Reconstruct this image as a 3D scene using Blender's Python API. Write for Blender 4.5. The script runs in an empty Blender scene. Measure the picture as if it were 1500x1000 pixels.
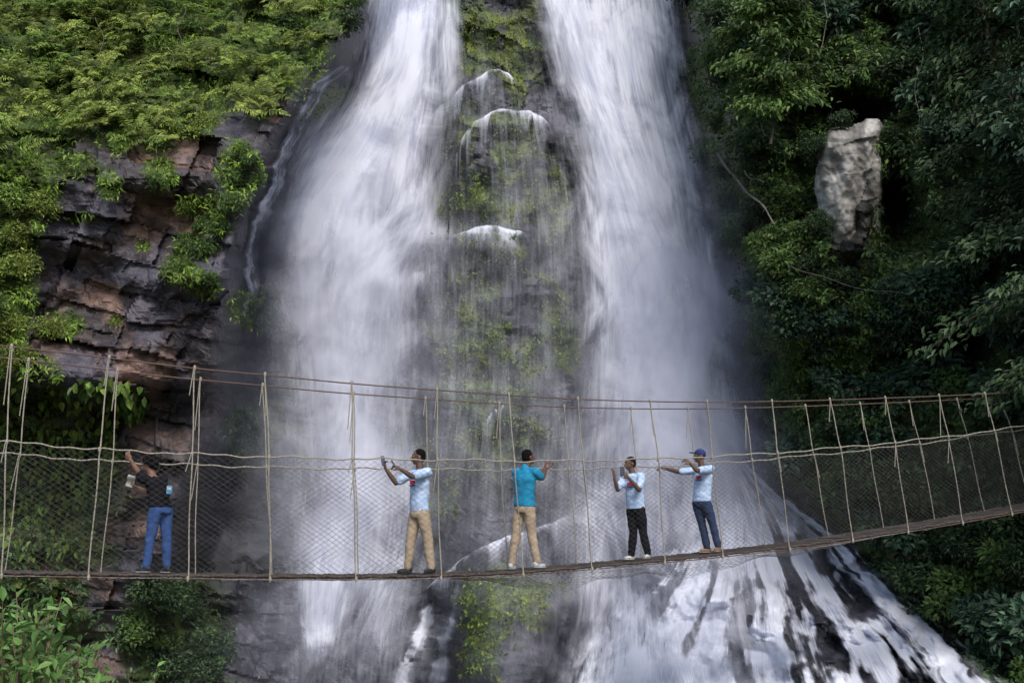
import bpy, bmesh, math, random
import numpy as np
from mathutils import Vector, Matrix
random.seed(7); rng=np.random.default_rng(7)
C=bpy.context.scene.collection
F=1608.0; TH=math.radians(10.6); CT,ST=math.cos(TH),math.sin(TH)
def P(px,py,Y):
    x=(px-750)/F; y=(500-py)/F
    fw=CT-y*ST; t=Y/fw
    return np.stack(np.broadcast_arrays(x*t, Y+0*t, (ST+y*CT)*t),-1)
def V(px,py,Y): return Vector(P(float(px),float(py),float(Y)))
def proj(p):
    fw=p[1]*CT+p[2]*ST; up=-p[1]*ST+p[2]*CT
    return 750+F*p[0]/fw, 500-F*up/fw
def ss(a,b,x):
    t=np.clip((x-a)/(b-a),0,1); return t*t*(3-2*t)
_tab=np.random.default_rng(3).random((256,256))
def vn(x,y,s=0):
    x=np.asarray(x,float)+s*17.31; y=np.asarray(y,float)+s*9.7
    xi=np.floor(x).astype(int); yi=np.floor(y).astype(int); fx=x-xi; fy=y-yi
    fx=fx*fx*(3-2*fx); fy=fy*fy*(3-2*fy)
    g=lambda a,b:_tab[a&255,b&255]
    return (g(xi,yi)*(1-fx)+g(xi+1,yi)*fx)*(1-fy)+(g(xi,yi+1)*(1-fx)+g(xi+1,yi+1)*fx)*fy
def fbm(x,y,s=0,o=4):
    r=0;a=.5;t=0
    for i in range(o):
        r=r+a*vn(x*2**i,y*2**i,s+i*3); t+=a; a*=.5
    return r/t
def hsh(a,b,s=0):
    a=np.asarray(a).astype(int)*7+s*31; b=np.asarray(b).astype(int)*13+s*57
    return _tab[a&255,b&255]
# ---------- tagging
def tag(o,label=None,cat=None,group=None,kind=None):
    if label: o['label']=label
    if cat: o['category']=cat
    if group: o['group']=group
    if kind: o['kind']=kind
    return o
def empty(name,loc=(0,0,0),label=None,cat=None,group=None):
    o=bpy.data.objects.new(name,None); C.objects.link(o); o.location=loc; o.empty_display_size=.2
    return tag(o,label,cat,group)
def link(name,me,mat,parent=None,world=True):
    o=bpy.data.objects.new(name,me); C.objects.link(o)
    if mat and not me.materials: me.materials.append(mat)
    if parent:
        o.parent=parent
        if world: o.matrix_parent_inverse=Matrix.Translation(-Vector(parent.location))
    return o
def npmesh(name,v,faces,col=None,smooth=False,fl=None):
    me=bpy.data.meshes.new(name); v=np.asarray(v,np.float32); faces=np.asarray(faces,np.int32)
    n=faces.shape[1]; me.vertices.add(len(v)); me.vertices.foreach_set('co',v.ravel())
    me.loops.add(faces.size); me.loops.foreach_set('vertex_index',faces.ravel())
    me.polygons.add(len(faces)); me.polygons.foreach_set('loop_start',np.arange(0,faces.size,n,dtype=np.int32))
    me.polygons.foreach_set('loop_total',np.full(len(faces),n,np.int32))
    me.polygons.foreach_set('use_smooth',np.full(len(faces),bool(smooth)))
    if col is not None:
        a=me.color_attributes.new('col','FLOAT_COLOR','POINT')
        a.data.foreach_set('color',np.concatenate([col,np.ones((len(v),1))],1).astype(np.float32).ravel())
    me.update(calc_edges=True); me.validate(); return me
# ---------- materials
def nt(name):
    m=bpy.data.materials.new(name); m.use_nodes=True; t=m.node_tree; b=t.nodes['Principled BSDF']; return m,t,b
def plain(name,c,rough=.7,c2=None,scale=20,bump=0,spec=.3,metal=0,bscale=None):
    m,t,b=nt(name); b.inputs['Roughness'].default_value=rough; b.inputs['Specular IOR Level'].default_value=spec; b.inputs['Metallic'].default_value=metal
    c2=c2 or tuple(x*.7 for x in c)
    tc=t.nodes.new('ShaderNodeTexCoord'); n=t.nodes.new('ShaderNodeTexNoise'); n.inputs['Scale'].default_value=scale; n.inputs['Detail'].default_value=5
    t.links.new(tc.outputs['Object'],n.inputs['Vector'])
    r=t.nodes.new('ShaderNodeValToRGB'); r.color_ramp.elements[0].position=.35; r.color_ramp.elements[1].position=.65
    r.color_ramp.elements[0].color=(*c2,1); r.color_ramp.elements[1].color=(*c,1)
    t.links.new(n.outputs['Fac'],r.inputs['Fac']); t.links.new(r.outputs['Color'],b.inputs['Base Color'])
    if bump:
        n2=t.nodes.new('ShaderNodeTexNoise'); n2.inputs['Scale'].default_value=bscale or scale*2; t.links.new(tc.outputs['Object'],n2.inputs['Vector'])
        bp=t.nodes.new('ShaderNodeBump'); bp.inputs['Strength'].default_value=bump; bp.inputs['Distance'].default_value=.02
        t.links.new(n2.outputs['Fac'],bp.inputs['Height']); t.links.new(bp.outputs['Normal'],b.inputs['Normal'])
    return m
def attrmat(name,rough=.7,spec=.3,nscale=4,lo=.6,hi=1.4,bump=0,trans=0,bdist=.05):
    m,t,b=nt(name); b.inputs['Roughness'].default_value=rough; b.inputs['Specular IOR Level'].default_value=spec
    a=t.nodes.new('ShaderNodeAttribute'); a.attribute_name='col'
    tc=t.nodes.new('ShaderNodeTexCoord'); n=t.nodes.new('ShaderNodeTexNoise'); n.inputs['Scale'].default_value=nscale; n.inputs['Detail'].default_value=8; n.inputs['Roughness'].default_value=.65
    t.links.new(tc.outputs['Object'],n.inputs['Vector'])
    mr=t.nodes.new('ShaderNodeMapRange'); mr.inputs['From Min'].default_value=.3; mr.inputs['From Max'].default_value=.7; mr.inputs['To Min'].default_value=lo; mr.inputs['To Max'].default_value=hi
    t.links.new(n.outputs['Fac'],mr.inputs['Value'])
    vm=t.nodes.new('ShaderNodeVectorMath'); vm.operation='SCALE'; t.links.new(a.outputs['Color'],vm.inputs[0]); t.links.new(mr.outputs['Result'],vm.inputs['Scale'])
    t.links.new(vm.outputs['Vector'],b.inputs['Base Color'])
    if bump:
        bp=t.nodes.new('ShaderNodeBump'); bp.inputs['Strength'].default_value=bump; bp.inputs['Distance'].default_value=bdist
        t.links.new(n.outputs['Fac'],bp.inputs['Height']); t.links.new(bp.outputs['Normal'],b.inputs['Normal'])
    if trans:
        tr=t.nodes.new('ShaderNodeBsdfTranslucent'); t.links.new(vm.outputs['Vector'],tr.inputs['Color'])
        mx=t.nodes.new('ShaderNodeMixShader'); mx.inputs[0].default_value=trans
        t.links.new(b.outputs[0],mx.inputs[1]); t.links.new(tr.outputs[0],mx.inputs[2]); t.links.new(mx.outputs[0],t.nodes['Material Output'].inputs['Surface'])
    return m
ROCK=attrmat('wet_rock',.5,.45,3.5,.45,1.55,.8,bdist=.10)
SLAB=attrmat('pale_rock',.85,.2,4,.7,1.2,.6,bdist=.07)
LEAF=attrmat('leaf',.5,.35,6,.75,1.25,0,.3)
def watermat(name,fx,fy,k1,k2,k3,maxa=.96,gain=1.0,c0=(.52,.55,.70),c1=(.89,.91,.99),dist=.5):
    m,t,b=nt(name); N=t.nodes; L=t.links
    N.remove(b); out=N['Material Output']
    uv=N.new('ShaderNodeUVMap'); uv.uv_map='uv'
    def noise(sx,sy,det,dist=0,ro=.6):
        mp=N.new('ShaderNodeMapping'); mp.inputs['Scale'].default_value=(sx,sy,1); L.new(uv.outputs[0],mp.inputs[0])
        n=N.new('ShaderNodeTexNoise'); n.noise_dimensions='2D'; n.inputs['Scale'].default_value=1; n.inputs['Detail'].default_value=det; n.inputs['Distortion'].default_value=dist; n.inputs['Roughness'].default_value=ro
        L.new(mp.outputs[0],n.inputs['Vector']); s=N.new('ShaderNodeMath'); s.operation='SUBTRACT'; L.new(n.outputs['Fac'],s.inputs[0]); s.inputs[1].default_value=.5
        return s
    def mul(a,v):
        s=N.new('ShaderNodeMath'); s.operation='MULTIPLY'; L.new(a.outputs[0],s.inputs[0])
        if isinstance(v,(int,float)): s.inputs[1].default_value=v
        else: L.new(v.outputs[0],s.inputs[1])
        return s
    def add(a,c):
        s=N.new('ShaderNodeMath'); s.operation='ADD'; L.new(a.outputs[0],s.inputs[0])
        if isinstance(c,(int,float)): s.inputs[1].default_value=c
        else: L.new(c.outputs[0],s.inputs[1])
        return s
    a=N.new('ShaderNodeAttribute'); a.attribute_name='dens'
    d=N.new('ShaderNodeMath'); d.operation='MULTIPLY'; L.new(a.outputs['Fac'],d.inputs[0]); d.inputs[1].default_value=gain
    n1=noise(fx,fy,5,dist); n2=noise(fx*4.5,fy*1.5,5,.2,.7); n3=noise(fx*.3,fy*.9,4,dist)
    nn=add(add(mul(n1,k1*2),mul(n2,k2*2)),mul(n3,k3*2))
    tot=add(d,nn); d4=mul(d,2.5); d4.use_clamp=True; tot.use_clamp=True
    al=mul(mul(tot,d4),maxa); al.use_clamp=True
    cf=add(mul(add(mul(n1,1.4),add(mul(n2,1.6),mul(n3,1.8))),1.0),.70); cf.use_clamp=True
    mc=N.new('ShaderNodeMix'); mc.data_type='RGBA'; mc.inputs[6].default_value=(*c0,1); mc.inputs[7].default_value=(*c1,1); L.new(cf.outputs[0],mc.inputs[0])
    df=N.new('ShaderNodeBsdfDiffuse'); tl=N.new('ShaderNodeBsdfTranslucent')
    L.new(mc.outputs[2],df.inputs['Color']); L.new(mc.outputs[2],tl.inputs['Color'])
    mx=N.new('ShaderNodeMixShader'); mx.inputs[0].default_value=.2; L.new(df.outputs[0],mx.inputs[1]); L.new(tl.outputs[0],mx.inputs[2])
    tp=N.new('ShaderNodeBsdfTransparent'); m2=N.new('ShaderNodeMixShader')
    L.new(al.outputs[0],m2.inputs[0]); L.new(tp.outputs[0],m2.inputs[1]); L.new(mx.outputs[0],m2.inputs[2]); L.new(m2.outputs[0],out.inputs['Surface'])
    return m
W_FALL=watermat('falling_water',2.2,.5,.36,.26,.70,dist=.8)
W_SOFT=watermat('thin_falling_water',1.8,.5,.28,.20,.65,.88,dist=.9)
W_VEIL=watermat('water_veil',3.5,.45,.35,.35,.55,.8)
W_FOAM=watermat('foaming_water',3.2,.9,.6,.5,.5,.97,dist=.7,c0=(.62,.65,.78))
W_LIP=watermat('ledge_water',3.2,1.0,.4,.45,.4,.92)
MIST=watermat('drifting_mist',.5,.3,.16,.06,.26,.8,c0=(.60,.62,.75),c1=(.76,.78,.92))
# ---------- cliff
XL=lambda y:np.interp(y,[-300,0,60,100,200,300,400,600,850,1000,1300],[560,530,505,480,415,385,350,325,235,190,150])
XR=lambda y:np.interp(y,[-300,0,200,400,600,700,760,800,900,1000,1300],[960,985,1010,1065,1095,1125,1190,1230,1330,1450,1700])
LED=[(715,112,70,.8),(740,172,80,.8),(700,338,95,1.0),(610,405,60,.6),(760,770,110,1.1),(790,470,60,.5),(680,560,60,.5)]
def Dbase(px,py):
    px=np.asarray(px,float); py=np.asarray(py,float)
    f=34+(500-py)*.006-1.3*np.exp(-((px-750)/120)**2)
    for x,y,w,a in LED:
        f=f-a*ss(y-6,y+10,py)*np.exp(-((px-x)/w)**4)*(1-ss(y+60,y+330,py))
    f=f-np.clip(py-680,0,500)*.027*ss(800,1010,px)
    f=f-3.5*np.exp(-((px-750)/95)**4)*ss(780,900,py)-np.clip(py-820,0,400)*.012
    l=25.5+np.clip(230-py,0,600)*.026+1.6*ss(555,600,py)*(1-ss(300,360,px))-.5*ss(470,540,py)*(1-ss(560,575,py))
    r=28-(px-1060)*.0125+np.clip(300-py,0,600)*.004
    r=r+2.0*np.exp(-((px-1250)/60)**2-((py-160)/30)**2)+3*np.exp(-((px-1312)/26)**2-((py-300)/50)**2)+2*np.exp(-((px-1410)/60)**2-((py-500)/60)**2)
    wl=1-ss(XL(py)-30,XL(py)+70,px); wr=ss(XR(py)-20,XR(py)+80,px)
    return f*(1-wl)*(1-wr)+l*wl+r*wr
def foamreg(px,py,fl=1): return ss(690,790,py)*ss(820,960,px)*fl
def strata(px,py):
    u=px+.35*py+60*(fbm(px/110,py/90,5)-.5); v=py-.20*px+44*(fbm(px/150,py/110,2)-.5)
    row=np.floor(v/48); o=hsh(row,row*0,4)*150; bx=np.floor((u+o)/118); blk=hsh(row,bx,1)
    row2=np.floor(v/17); bx2=np.floor((u+hsh(row2,row2*0,7)*90)/52); blk2=hsh(row2,bx2,2)
    return u,v,row,bx,blk,row2,bx2,blk2
def Dfull(px,py):
    b0=Dbase(px,py); d=b0; wl=1-ss(XL(py)-50,XL(py)+30,px); wr=ss(XR(py)-20,XR(py)+60,px); fl=(1-wl)*(1-wr)
    d=d-(fbm(px/170,py/130,1)-.5)*(1.0+1.6*(1-fl))*1.5
    u,v,row,bx,blk,row2,bx2,blk2=strata(px,py)
    tx=hsh(row,bx,9)-.5; ty=hsh(row,bx,10)-.5
    d=d+(blk-.5)*(.75*wl+.5*wr+.22*fl)+(blk2-.5)*(.24*wl+.25*wr+.12*fl)+(tx*((u/118)%1-.5)+ty*((v/48)%1-.5))*(1.1*wl+.5*fl)
    d=d-(fbm(px/28,py/24,8)-.5)*(.5+.3*fl)-(fbm(px/60,py/50,14)-.5)*1.7*fl
    foam=foamreg(px,py,fl)
    ang=(px-py*.9); d=d-((fbm(ang/55,(px+py)/150,12)-.5)*2.6+(fbm(px/50,py/42,13)-.5)*2.0)*foam
    lim=b0-.42; q=fl*(1-foam); return np.where(q>.5,np.maximum(d,lim),d)
st=3.0
gx=np.arange(-300,1800,st); gy=np.arange(-300,1300,st); PX,PY=np.meshgrid(gx,gy)
DD=Dfull(PX,PY); pts=P(PX,PY,DD)
def mix(a,b,t): return a*(1-t[...,None])+b*t[...,None]
c3=lambda *a:np.array(a,float)
def vegmask(px,py):
    n=fbm(px/45,py/40,21)-.5; n2=fbm(px/18,py/18,22)-.5
    low=np.interp(px,[-100,0,60,100,150,200,300,345,400,430,480,530],[560,520,330,235,215,200,190,160,130,110,85,30])
    m=ss(-25,25,low+120*n-py)*(1-ss(-20,10,px-XL(py)))
    for x,y,rx,ry in [(350,250,32,42),(330,300,34,26),(285,300,22,14),(285,360,30,22),(265,395,30,26),(315,330,38,20),(300,420,25,16),(395,450,50,38),(90,480,40,22),(10,400,40,110),(115,245,35,18),(120,320,20,10),(30,330,30,50),(210,360,12,8),(170,470,12,8),(60,700,110,140),(190,590,30,25),(250,950,90,90),(30,900,120,80),(370,640,40,50),(160,270,18,22),(235,250,20,26)]:
        m=np.maximum(m,ss(1.25,.7,np.hypot((px-x)/rx,(py-y)/ry)+n*1.2))
    m=np.maximum(m,ss(-10,30,px-XR(py)-10+60*n))
    vo=0
    for x,y,rx,ry in [(1250,160,55,20),(1312,300,20,50),(1247,290,38,95),(1400,500,50,40)]:
        vo=np.maximum(vo,ss(1.3,.9,np.hypot((px-x)/rx,(py-y)/ry)+n*.8))
    m=m*(1-vo)
    ce=0*px
    for x,y,rx,ry in [(700,60,48,55),(765,75,42,60),(670,200,34,65),(700,290,50,50),(760,220,45,45),(705,390,60,50),(700,480,60,70),(740,560,50,70),(720,640,60,50),(690,560,40,60),(780,640,40,40),(720,890,60,55),(770,880,40,40),(700,960,30,30),(800,300,30,60),(495,150,45,40),(570,640,30,50),(660,330,25,40),(450,620,40,60),(820,480,30,60),(640,700,30,40),(640,450,30,50)]:
        ce=np.maximum(ce,ss(1.35,.6,np.hypot((px-x)/rx,(py-y)/ry)+n*1.6+n2*1.4))
    return np.clip(m,0,1),np.clip(ce,0,1)
def rockcol(px,py):
    u,v,row,bx,b1,row2,bx2,b2=strata(px,py)
    n=fbm(px/50,py/35,31); n2=fbm(px/14,py/8,32)
    wl=1-ss(XL(py)-40,XL(py)+20,px); wr=ss(XR(py)-20,XR(py)+60,px); fl=(1-wl)*(1-wr)
    cr=1-(.65*ss(.93,1,(v/48)%1)+.3*ss(.86,1,(v/17)%1))*(1-.8*fl)
    br=mix(c3(.05,.042,.046)+0*px[...,None],c3(.235,.15,.12),ss(.42,.74,n*.5+b1*.3+n2*.3))
    br=mix(br,c3(.44,.34,.29)+0*br,ss(.86,.98,b2*.6+n*.3+n2*.25))
    br=mix(br,c3(.09,.085,.11)+0*br,ss(.46,.66,fbm(px/60,py/90,34))*.85)
    fa=mix(c3(.020,.021,.026)+0*br,c3(.11,.105,.13),ss(.38,.78,n*.6+n2*.4))
    ri=mix(c3(.015,.015,.013)+0*br,c3(.09,.075,.06),ss(.45,.8,n*.6+b2*.4))
    c=fa*fl[...,None]+br*wl[...,None]+ri*wr[...,None]
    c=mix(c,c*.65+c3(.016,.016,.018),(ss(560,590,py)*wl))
    return c*np.clip(cr,.2,1)[...,None]
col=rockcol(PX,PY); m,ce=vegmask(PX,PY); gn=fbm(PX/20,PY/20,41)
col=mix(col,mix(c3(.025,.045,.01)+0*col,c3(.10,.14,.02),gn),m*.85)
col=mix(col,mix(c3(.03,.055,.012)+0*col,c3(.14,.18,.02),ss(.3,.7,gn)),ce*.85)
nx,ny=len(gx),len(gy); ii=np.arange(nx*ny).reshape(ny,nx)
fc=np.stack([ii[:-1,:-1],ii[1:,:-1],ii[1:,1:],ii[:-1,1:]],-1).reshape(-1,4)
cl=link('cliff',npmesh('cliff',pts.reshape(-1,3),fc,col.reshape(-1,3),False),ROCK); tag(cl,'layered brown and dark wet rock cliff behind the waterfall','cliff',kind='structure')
bm=bmesh.new(); bmesh.ops.create_grid(bm,x_segments=80,y_segments=80,size=400)
for v in bm.verts: v.co.z=-7.5+.6*math.sin(v.co.x*.11)*math.cos(v.co.y*.09)
me=bpy.data.meshes.new('ground'); bm.to_mesh(me); bm.free()
tag(link('ground',me,plain('ravine_floor',(.05,.07,.03),.9,(.03,.03,.025),.5)),'dark ravine floor below the bridge','ground',kind='structure')
# ---------- water sheets
def sheet(name,A,B,keys,mat,off=.8,ns=26,ntt=90,edge=.22,wm=None,seed=0,label=None,rip=.15,tlen=None,broken=None,jag=0,bmin=.25,wob=.16,blo=.38,bhi=.62,bw=.62):
    A=np.array(A,float);B=np.array(B,float); ta=np.linspace(0,1,len(A)); tb=np.linspace(0,1,len(B)); t=np.linspace(0,1,ntt)
    def sm(K,tk):
        x=np.interp(t,tk,K)
        k=np.ones(7)/7; xp=np.pad(x,3,mode='edge'); return np.convolve(xp,k,'valid')
    ax,ay,bx,by=sm(A[:,0],ta),sm(A[:,1],ta),sm(B[:,0],tb),sm(B[:,1],tb)
    s=np.linspace(0,1,ns)
    X=ax[:,None]*(1-s)+bx[:,None]*s; Yp=ay[:,None]*(1-s)+by[:,None]*s
    if jag: X=X+jag*(fbm(Yp/22,0*X+seed,60)-.5)*2+jag*.5*(fbm(Yp/8,0*X+seed,61)-.5)*2
    if broken is not None: D=np.minimum(Dfull(X,Yp),Dbase(X,Yp)+.3)-off
    else: D=Dbase(X,Yp)-off-rip*(fbm(X/40,Yp/120,50+seed)-.5)*2
    p=P(X,Yp,D).reshape(-1,3)
    kt=np.linspace(0,1,len(keys)) if not isinstance(keys[0],(tuple,list)) else [k[0] for k in keys]
    kv=keys if not isinstance(keys[0],(tuple,list)) else [k[1] for k in keys]
    S2=np.clip(s[None,:]+wob*(fbm(t[:,None]*14,s[None,:]*0,64+seed)-.5)+wob*.8*(fbm(t[:,None]*5,s[None,:]*3,68+seed)-.5),0,1)
    d=np.interp(t,kt,kv)[:,None]*(ss(0,edge,S2)*ss(0,edge,1-S2))
    d=d*(.8+.45*ss(.3,.7,fbm(X/70,Yp/110,69+seed)))
    d=d*ss(0,.05,s)[None,:]*ss(0,.05,1-s)[None,:]
    if broken is not None:
        n=fbm(s[None,:]*broken+.6*fbm(t[:,None]*6,s[None,:]*4,63)+0*t[:,None],t[:,None]*broken*.16,66+seed,5); n2=fbm(X/26,Yp/22,67+seed); d=d*(bmin+1.25*ss(blo,bhi,n*bw+n2*(1-bw)))
    i=np.arange(ns*ntt).reshape(ntt,ns); fcs=np.stack([i[:-1,:-1],i[1:,:-1],i[1:,1:],i[:-1,1:]],-1).reshape(-1,4)
    me=npmesh(name,p,fcs,None,True)
    a=me.attributes.new('dens','FLOAT','POINT'); a.data.foreach_set('value',d.astype(np.float32).ravel())
    W=wm or np.mean(np.hypot(bx-ax,by-ay))/50; Lm=tlen or (np.sum(np.hypot(np.diff((ax+bx)/2),np.diff((ay+by)/2)))/50)
    U=np.stack(np.broadcast_arrays(s[None,:]*W+seed*11.3,t[:,None]*Lm+seed*5.1),-1).reshape(-1,2)
    uvl=me.uv_layers.new(name='uv'); uvl.data.foreach_set('uv',U[fcs.ravel()].astype(np.float32).ravel())
    o=link(name,me,mat); tag(o,label or 'white water falling down the cliff','waterfall',kind='structure'); return o
def vs(rows,*a,**k):
    r=np.array(rows,float); t=(r[:,0]-r[0,0])/(r[-1,0]-r[0,0]); tt=np.linspace(0,1,40)
    y=np.interp(tt,t,r[:,0]); A=np.stack([np.interp(tt,t,r[:,1]),y],1); B=np.stack([np.interp(tt,t,r[:,2]),y],1)
    return sheet(a[0],A,B,list(zip(t,r[:,3])),a[1],**k)
vs([(-120,525,690,1.2),(0,518,690,1.2),(60,502,692,1.05),(120,488,698,.9),(170,452,705,.88),(230,410,705,.85),(300,375,710,.76),(400,355,712,.6),(500,355,705,.5),(600,365,700,.48),(700,375,690,.45),(800,370,690,.4),(900,370,640,.3),(1060,360,620,.15)],'waterfall',W_FALL,seed=1,ns=40,edge=.38,label='left white stream of the waterfall')
vs([(-120,545,650,.9),(0,540,650,.9),(100,520,640,1.0),(200,455,610,1.1),(280,400,560,1.0),(350,380,540,.6),(450,375,520,.2),(520,380,520,0)],'waterfall',W_SOFT,off=1.3,seed=2,edge=.45,label='bright core of the left stream')
vs([(240,560,660,0),(300,550,660,.6),(380,480,650,.75),(430,465,610,.5),(550,455,605,.65),(650,450,605,.85),(750,430,585,.7),(850,415,535,.95),(925,425,515,.7),(990,440,495,0)],'waterfall',W_SOFT,off=1.3,seed=3,edge=.45,label='lower white plume of the left stream behind the bridge')
vs([(-120,755,995,1.2),(0,762,1000,1.2),(100,785,1012,1.1),(200,812,1035,.98),(300,828,1062,.93),(400,835,1082,.93),(500,830,1098,.93),(600,818,1115,.78),(700,800,1140,.55),(800,790,1175,.42),(900,780,1200,.36),(1060,760,1260,.3)],'waterfall',W_FALL,seed=4,ns=44,edge=.34,label='right white stream of the waterfall')
vs([(-120,770,870,.9),(0,780,880,.9),(100,810,910,1.0),(200,845,950,1.0),(300,870,985,.9),(400,885,1045,1.2),(480,890,1070,1.4),(560,885,1075,1.1),(680,880,1060,.5),(760,880,1060,.1),(800,880,1060,0)],'waterfall',W_SOFT,off=1.4,seed=5,edge=.45,label='bright core of the right stream')
vs([(-120,640,800,.0),(0,640,800,.03),(110,630,840,.10),(200,620,860,.18),(300,610,880,.22),(450,600,890,.2),(600,600,890,.2),(750,580,890,.2),(900,550,900,.1),(1050,540,900,.05)],'waterfall',W_VEIL,off=.6,seed=6,edge=.1,ns=50,label='thin veil of water over the mossy centre rock')
sheet('waterfall',[(492,92),(455,118),(428,160),(410,205),(396,260),(370,305),(358,345),(350,400),(345,470)],[(518,100),(482,130),(454,172),(434,212),(420,265),(402,312),(390,350),(388,400),(400,470)],[1.3,1.3,1.2,1.1,1.2,1.1,.9,.6,.1],W_LIP,off=.75,ns=24,ntt=170,seed=7,edge=.48,broken=3.5,jag=8,bmin=.35,wob=.1,label='thin side stream down the left rock edge')
def lip(curve,lens,d,seed,off=.5,label=None,mat=W_LIP,fan=.12,el=.2,er=.2,tail=.38,jit=1.0):
    n=len(curve); lens=[lens]*n if not hasattr(lens,'__len__') else lens
    NS=130; NR=50
    cx=np.array(curve,float); t=np.linspace(0,1,n); s=np.linspace(0,1,NS); X=np.interp(s,t,cx[:,0]); Y0=np.interp(s,t,cx[:,1]); Ln=np.interp(s,t,lens)
    k=np.ones(13)/13; X=np.convolve(np.pad(X,6,mode='edge'),k,'valid'); Y0=np.convolve(np.pad(Y0,6,mode='edge'),k,'valid')
    Y0=Y0+jit*(12*(fbm(s*5,s*0,seed+100)-.5)+6*(fbm(s*14,s*0,seed+101)-.5)); Ln=Ln*(.25+1.6*ss(.3,.7,fbm(s*16,s*0,seed+102)))
    rows=np.linspace(0,1,NR); Yp=Y0[None,:]-3+rows[:,None]*Ln[None,:]; XX=X[None,:]+(X-X.mean())[None,:]*fan*rows[:,None]
    D=Dbase(XX,Yp+6)-off-.1*np.sin(rows*3)[:,None]
    br_=.45+.8*ss(.38,.6,fbm(s*13,s*0,seed+103))
    lipw=np.clip(5/Ln,.02,.3)
    R_=rows[:,None]; dd=(ss(0,.06,R_)*(.85*np.exp(-R_/lipw[None,:])+tail*(1-R_)))*(ss(0,el,s)*ss(0,er,1-s)*br_)[None,:]*d
    i=np.arange(NS*NR).reshape(NR,NS); f=np.stack([i[:-1,:-1],i[1:,:-1],i[1:,1:],i[:-1,1:]],-1).reshape(-1,4)
    me=npmesh('waterfall',P(XX,Yp,D).reshape(-1,3),f,None,True)
    a=me.attributes.new('dens','FLOAT','POINT'); a.data.foreach_set('value',dd.astype(np.float32).ravel())
    U=np.stack(np.broadcast_arrays(s[None,:]*np.ptp(X)/50+seed*7,rows[:,None]*np.mean(lens)/50),-1).reshape(-1,2)
    uvl=me.uv_layers.new(name='uv'); uvl.data.foreach_set('uv',U[f.ravel()].astype(np.float32).ravel())
    tag(link('waterfall',me,mat),label,'waterfall',kind='structure')
lip([(600,215),(622,185),(645,158),(668,134),(700,112),(730,106),(748,112),(758,128)],[100,90,70,45,28,25,30,30],1.1,1,label='white water spilling over the topmost mossy ledge',el=.05)
lip([(660,285),(664,245),(674,212),(690,185),(712,170),(745,164),(778,168),(800,178),(812,205)],[100,110,110,80,34,25,34,60,70],1.05,2,label='white water spilling over the second mossy ledge')
lip([(560,450),(585,425),(605,400),(635,372),(662,350),(700,336),(740,335),(768,342),(780,370)],[170,160,140,90,55,30,28,40,50],1.15,3,label='white water spilling over the middle mossy ledge',el=.05)
lip([(590,900),(630,858),(665,828),(700,806),(740,790),(800,768),(850,742),(895,705)],[90,70,45,30,30,45,60,80],1.0,4,label='white water sliding over the rock mound behind the men',mat=W_SOFT,el=.3,er=.3,tail=.5,jit=.5)
lip([(705,630),(718,610),(730,600),(745,592)],[70,60,50,40],.6,5,label='small spurt of water on the centre rock',mat=W_SOFT)
sheet('waterfall',[(625,850),(595,900),(560,960),(535,1050)],[(690,840),(685,900),(680,960),(670,1050)],[.3,.5,.5,.4],W_SOFT,off=.9,seed=8,ns=30,edge=.48,broken=5,bmin=.4,jag=5,label='pale broken stream left of the dark rock mound')
sheet('waterfall',[(1050,680),(1000,750),(930,840),(850,930),(760,1060)],[(1095,672),(1200,760),(1310,865),(1410,945),(1535,1060)],[(0,.8),(.25,.75),(.6,.9),(1,1.0)],W_FOAM,off=.3,seed=9,ns=190,ntt=170,wm=16,edge=.12,broken=22,bmin=.03,blo=.44,bhi=.58,bw=.75,label='white cascade fanning over the wet rocks at lower right')
sheet('waterfall',[(1120,735),(1190,800),(1265,885),(1340,965),(1400,1050)],[(1175,725),(1260,795),(1350,875),(1435,940),(1520,1040)],[.5,.8,1.0,1.2,1.2],W_FOAM,off=.5,seed=10,ns=50,ntt=120,broken=6,bmin=.1,blo=.42,bhi=.58,bw=.7,edge=.4,jag=9,label='bright outer edge of the lower right cascade')
sheet('waterfall',[(850,850),(825,920),(800,980),(770,1050)],[(1010,850),(1035,920),(1060,980),(1090,1050)],[.1,.5,.95,1.1],W_FOAM,off=1.5,seed=12,ns=50,edge=.45,label='churning white foam at the foot of the right stream')
vs([(-150,430,1040,.02),(0,400,1060,.03),(200,340,1100,.07),(400,280,1140,.15),(600,160,1180,.22),(800,140,1240,.2),(900,140,1280,.12),(1060,150,1350,.08)],'mist',MIST,off=2.4,seed=13,ns=40,edge=.3,rip=.3,label='pale spray hanging in front of the waterfall')
vs([(100,840,1060,0),(250,820,1110,.3),(400,810,1150,.4),(600,790,1180,.42),(760,770,1270,.38),(900,750,1330,.15),(1000,720,1380,.06),(1100,700,1400,0)],'mist',MIST,off=3.6,seed=14,ns=30,edge=.45,rip=.3,label='spray drifting around the right stream')
vs([(60,420,640,0),(200,330,690,.3),(400,280,700,.4),(600,290,710,.42),(760,300,710,.38),(900,290,710,.3),(1050,290,700,.18)],'mist',MIST,off=3.9,seed=15,ns=30,edge=.48,rip=.3,label='spray drifting around the left stream')
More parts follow.
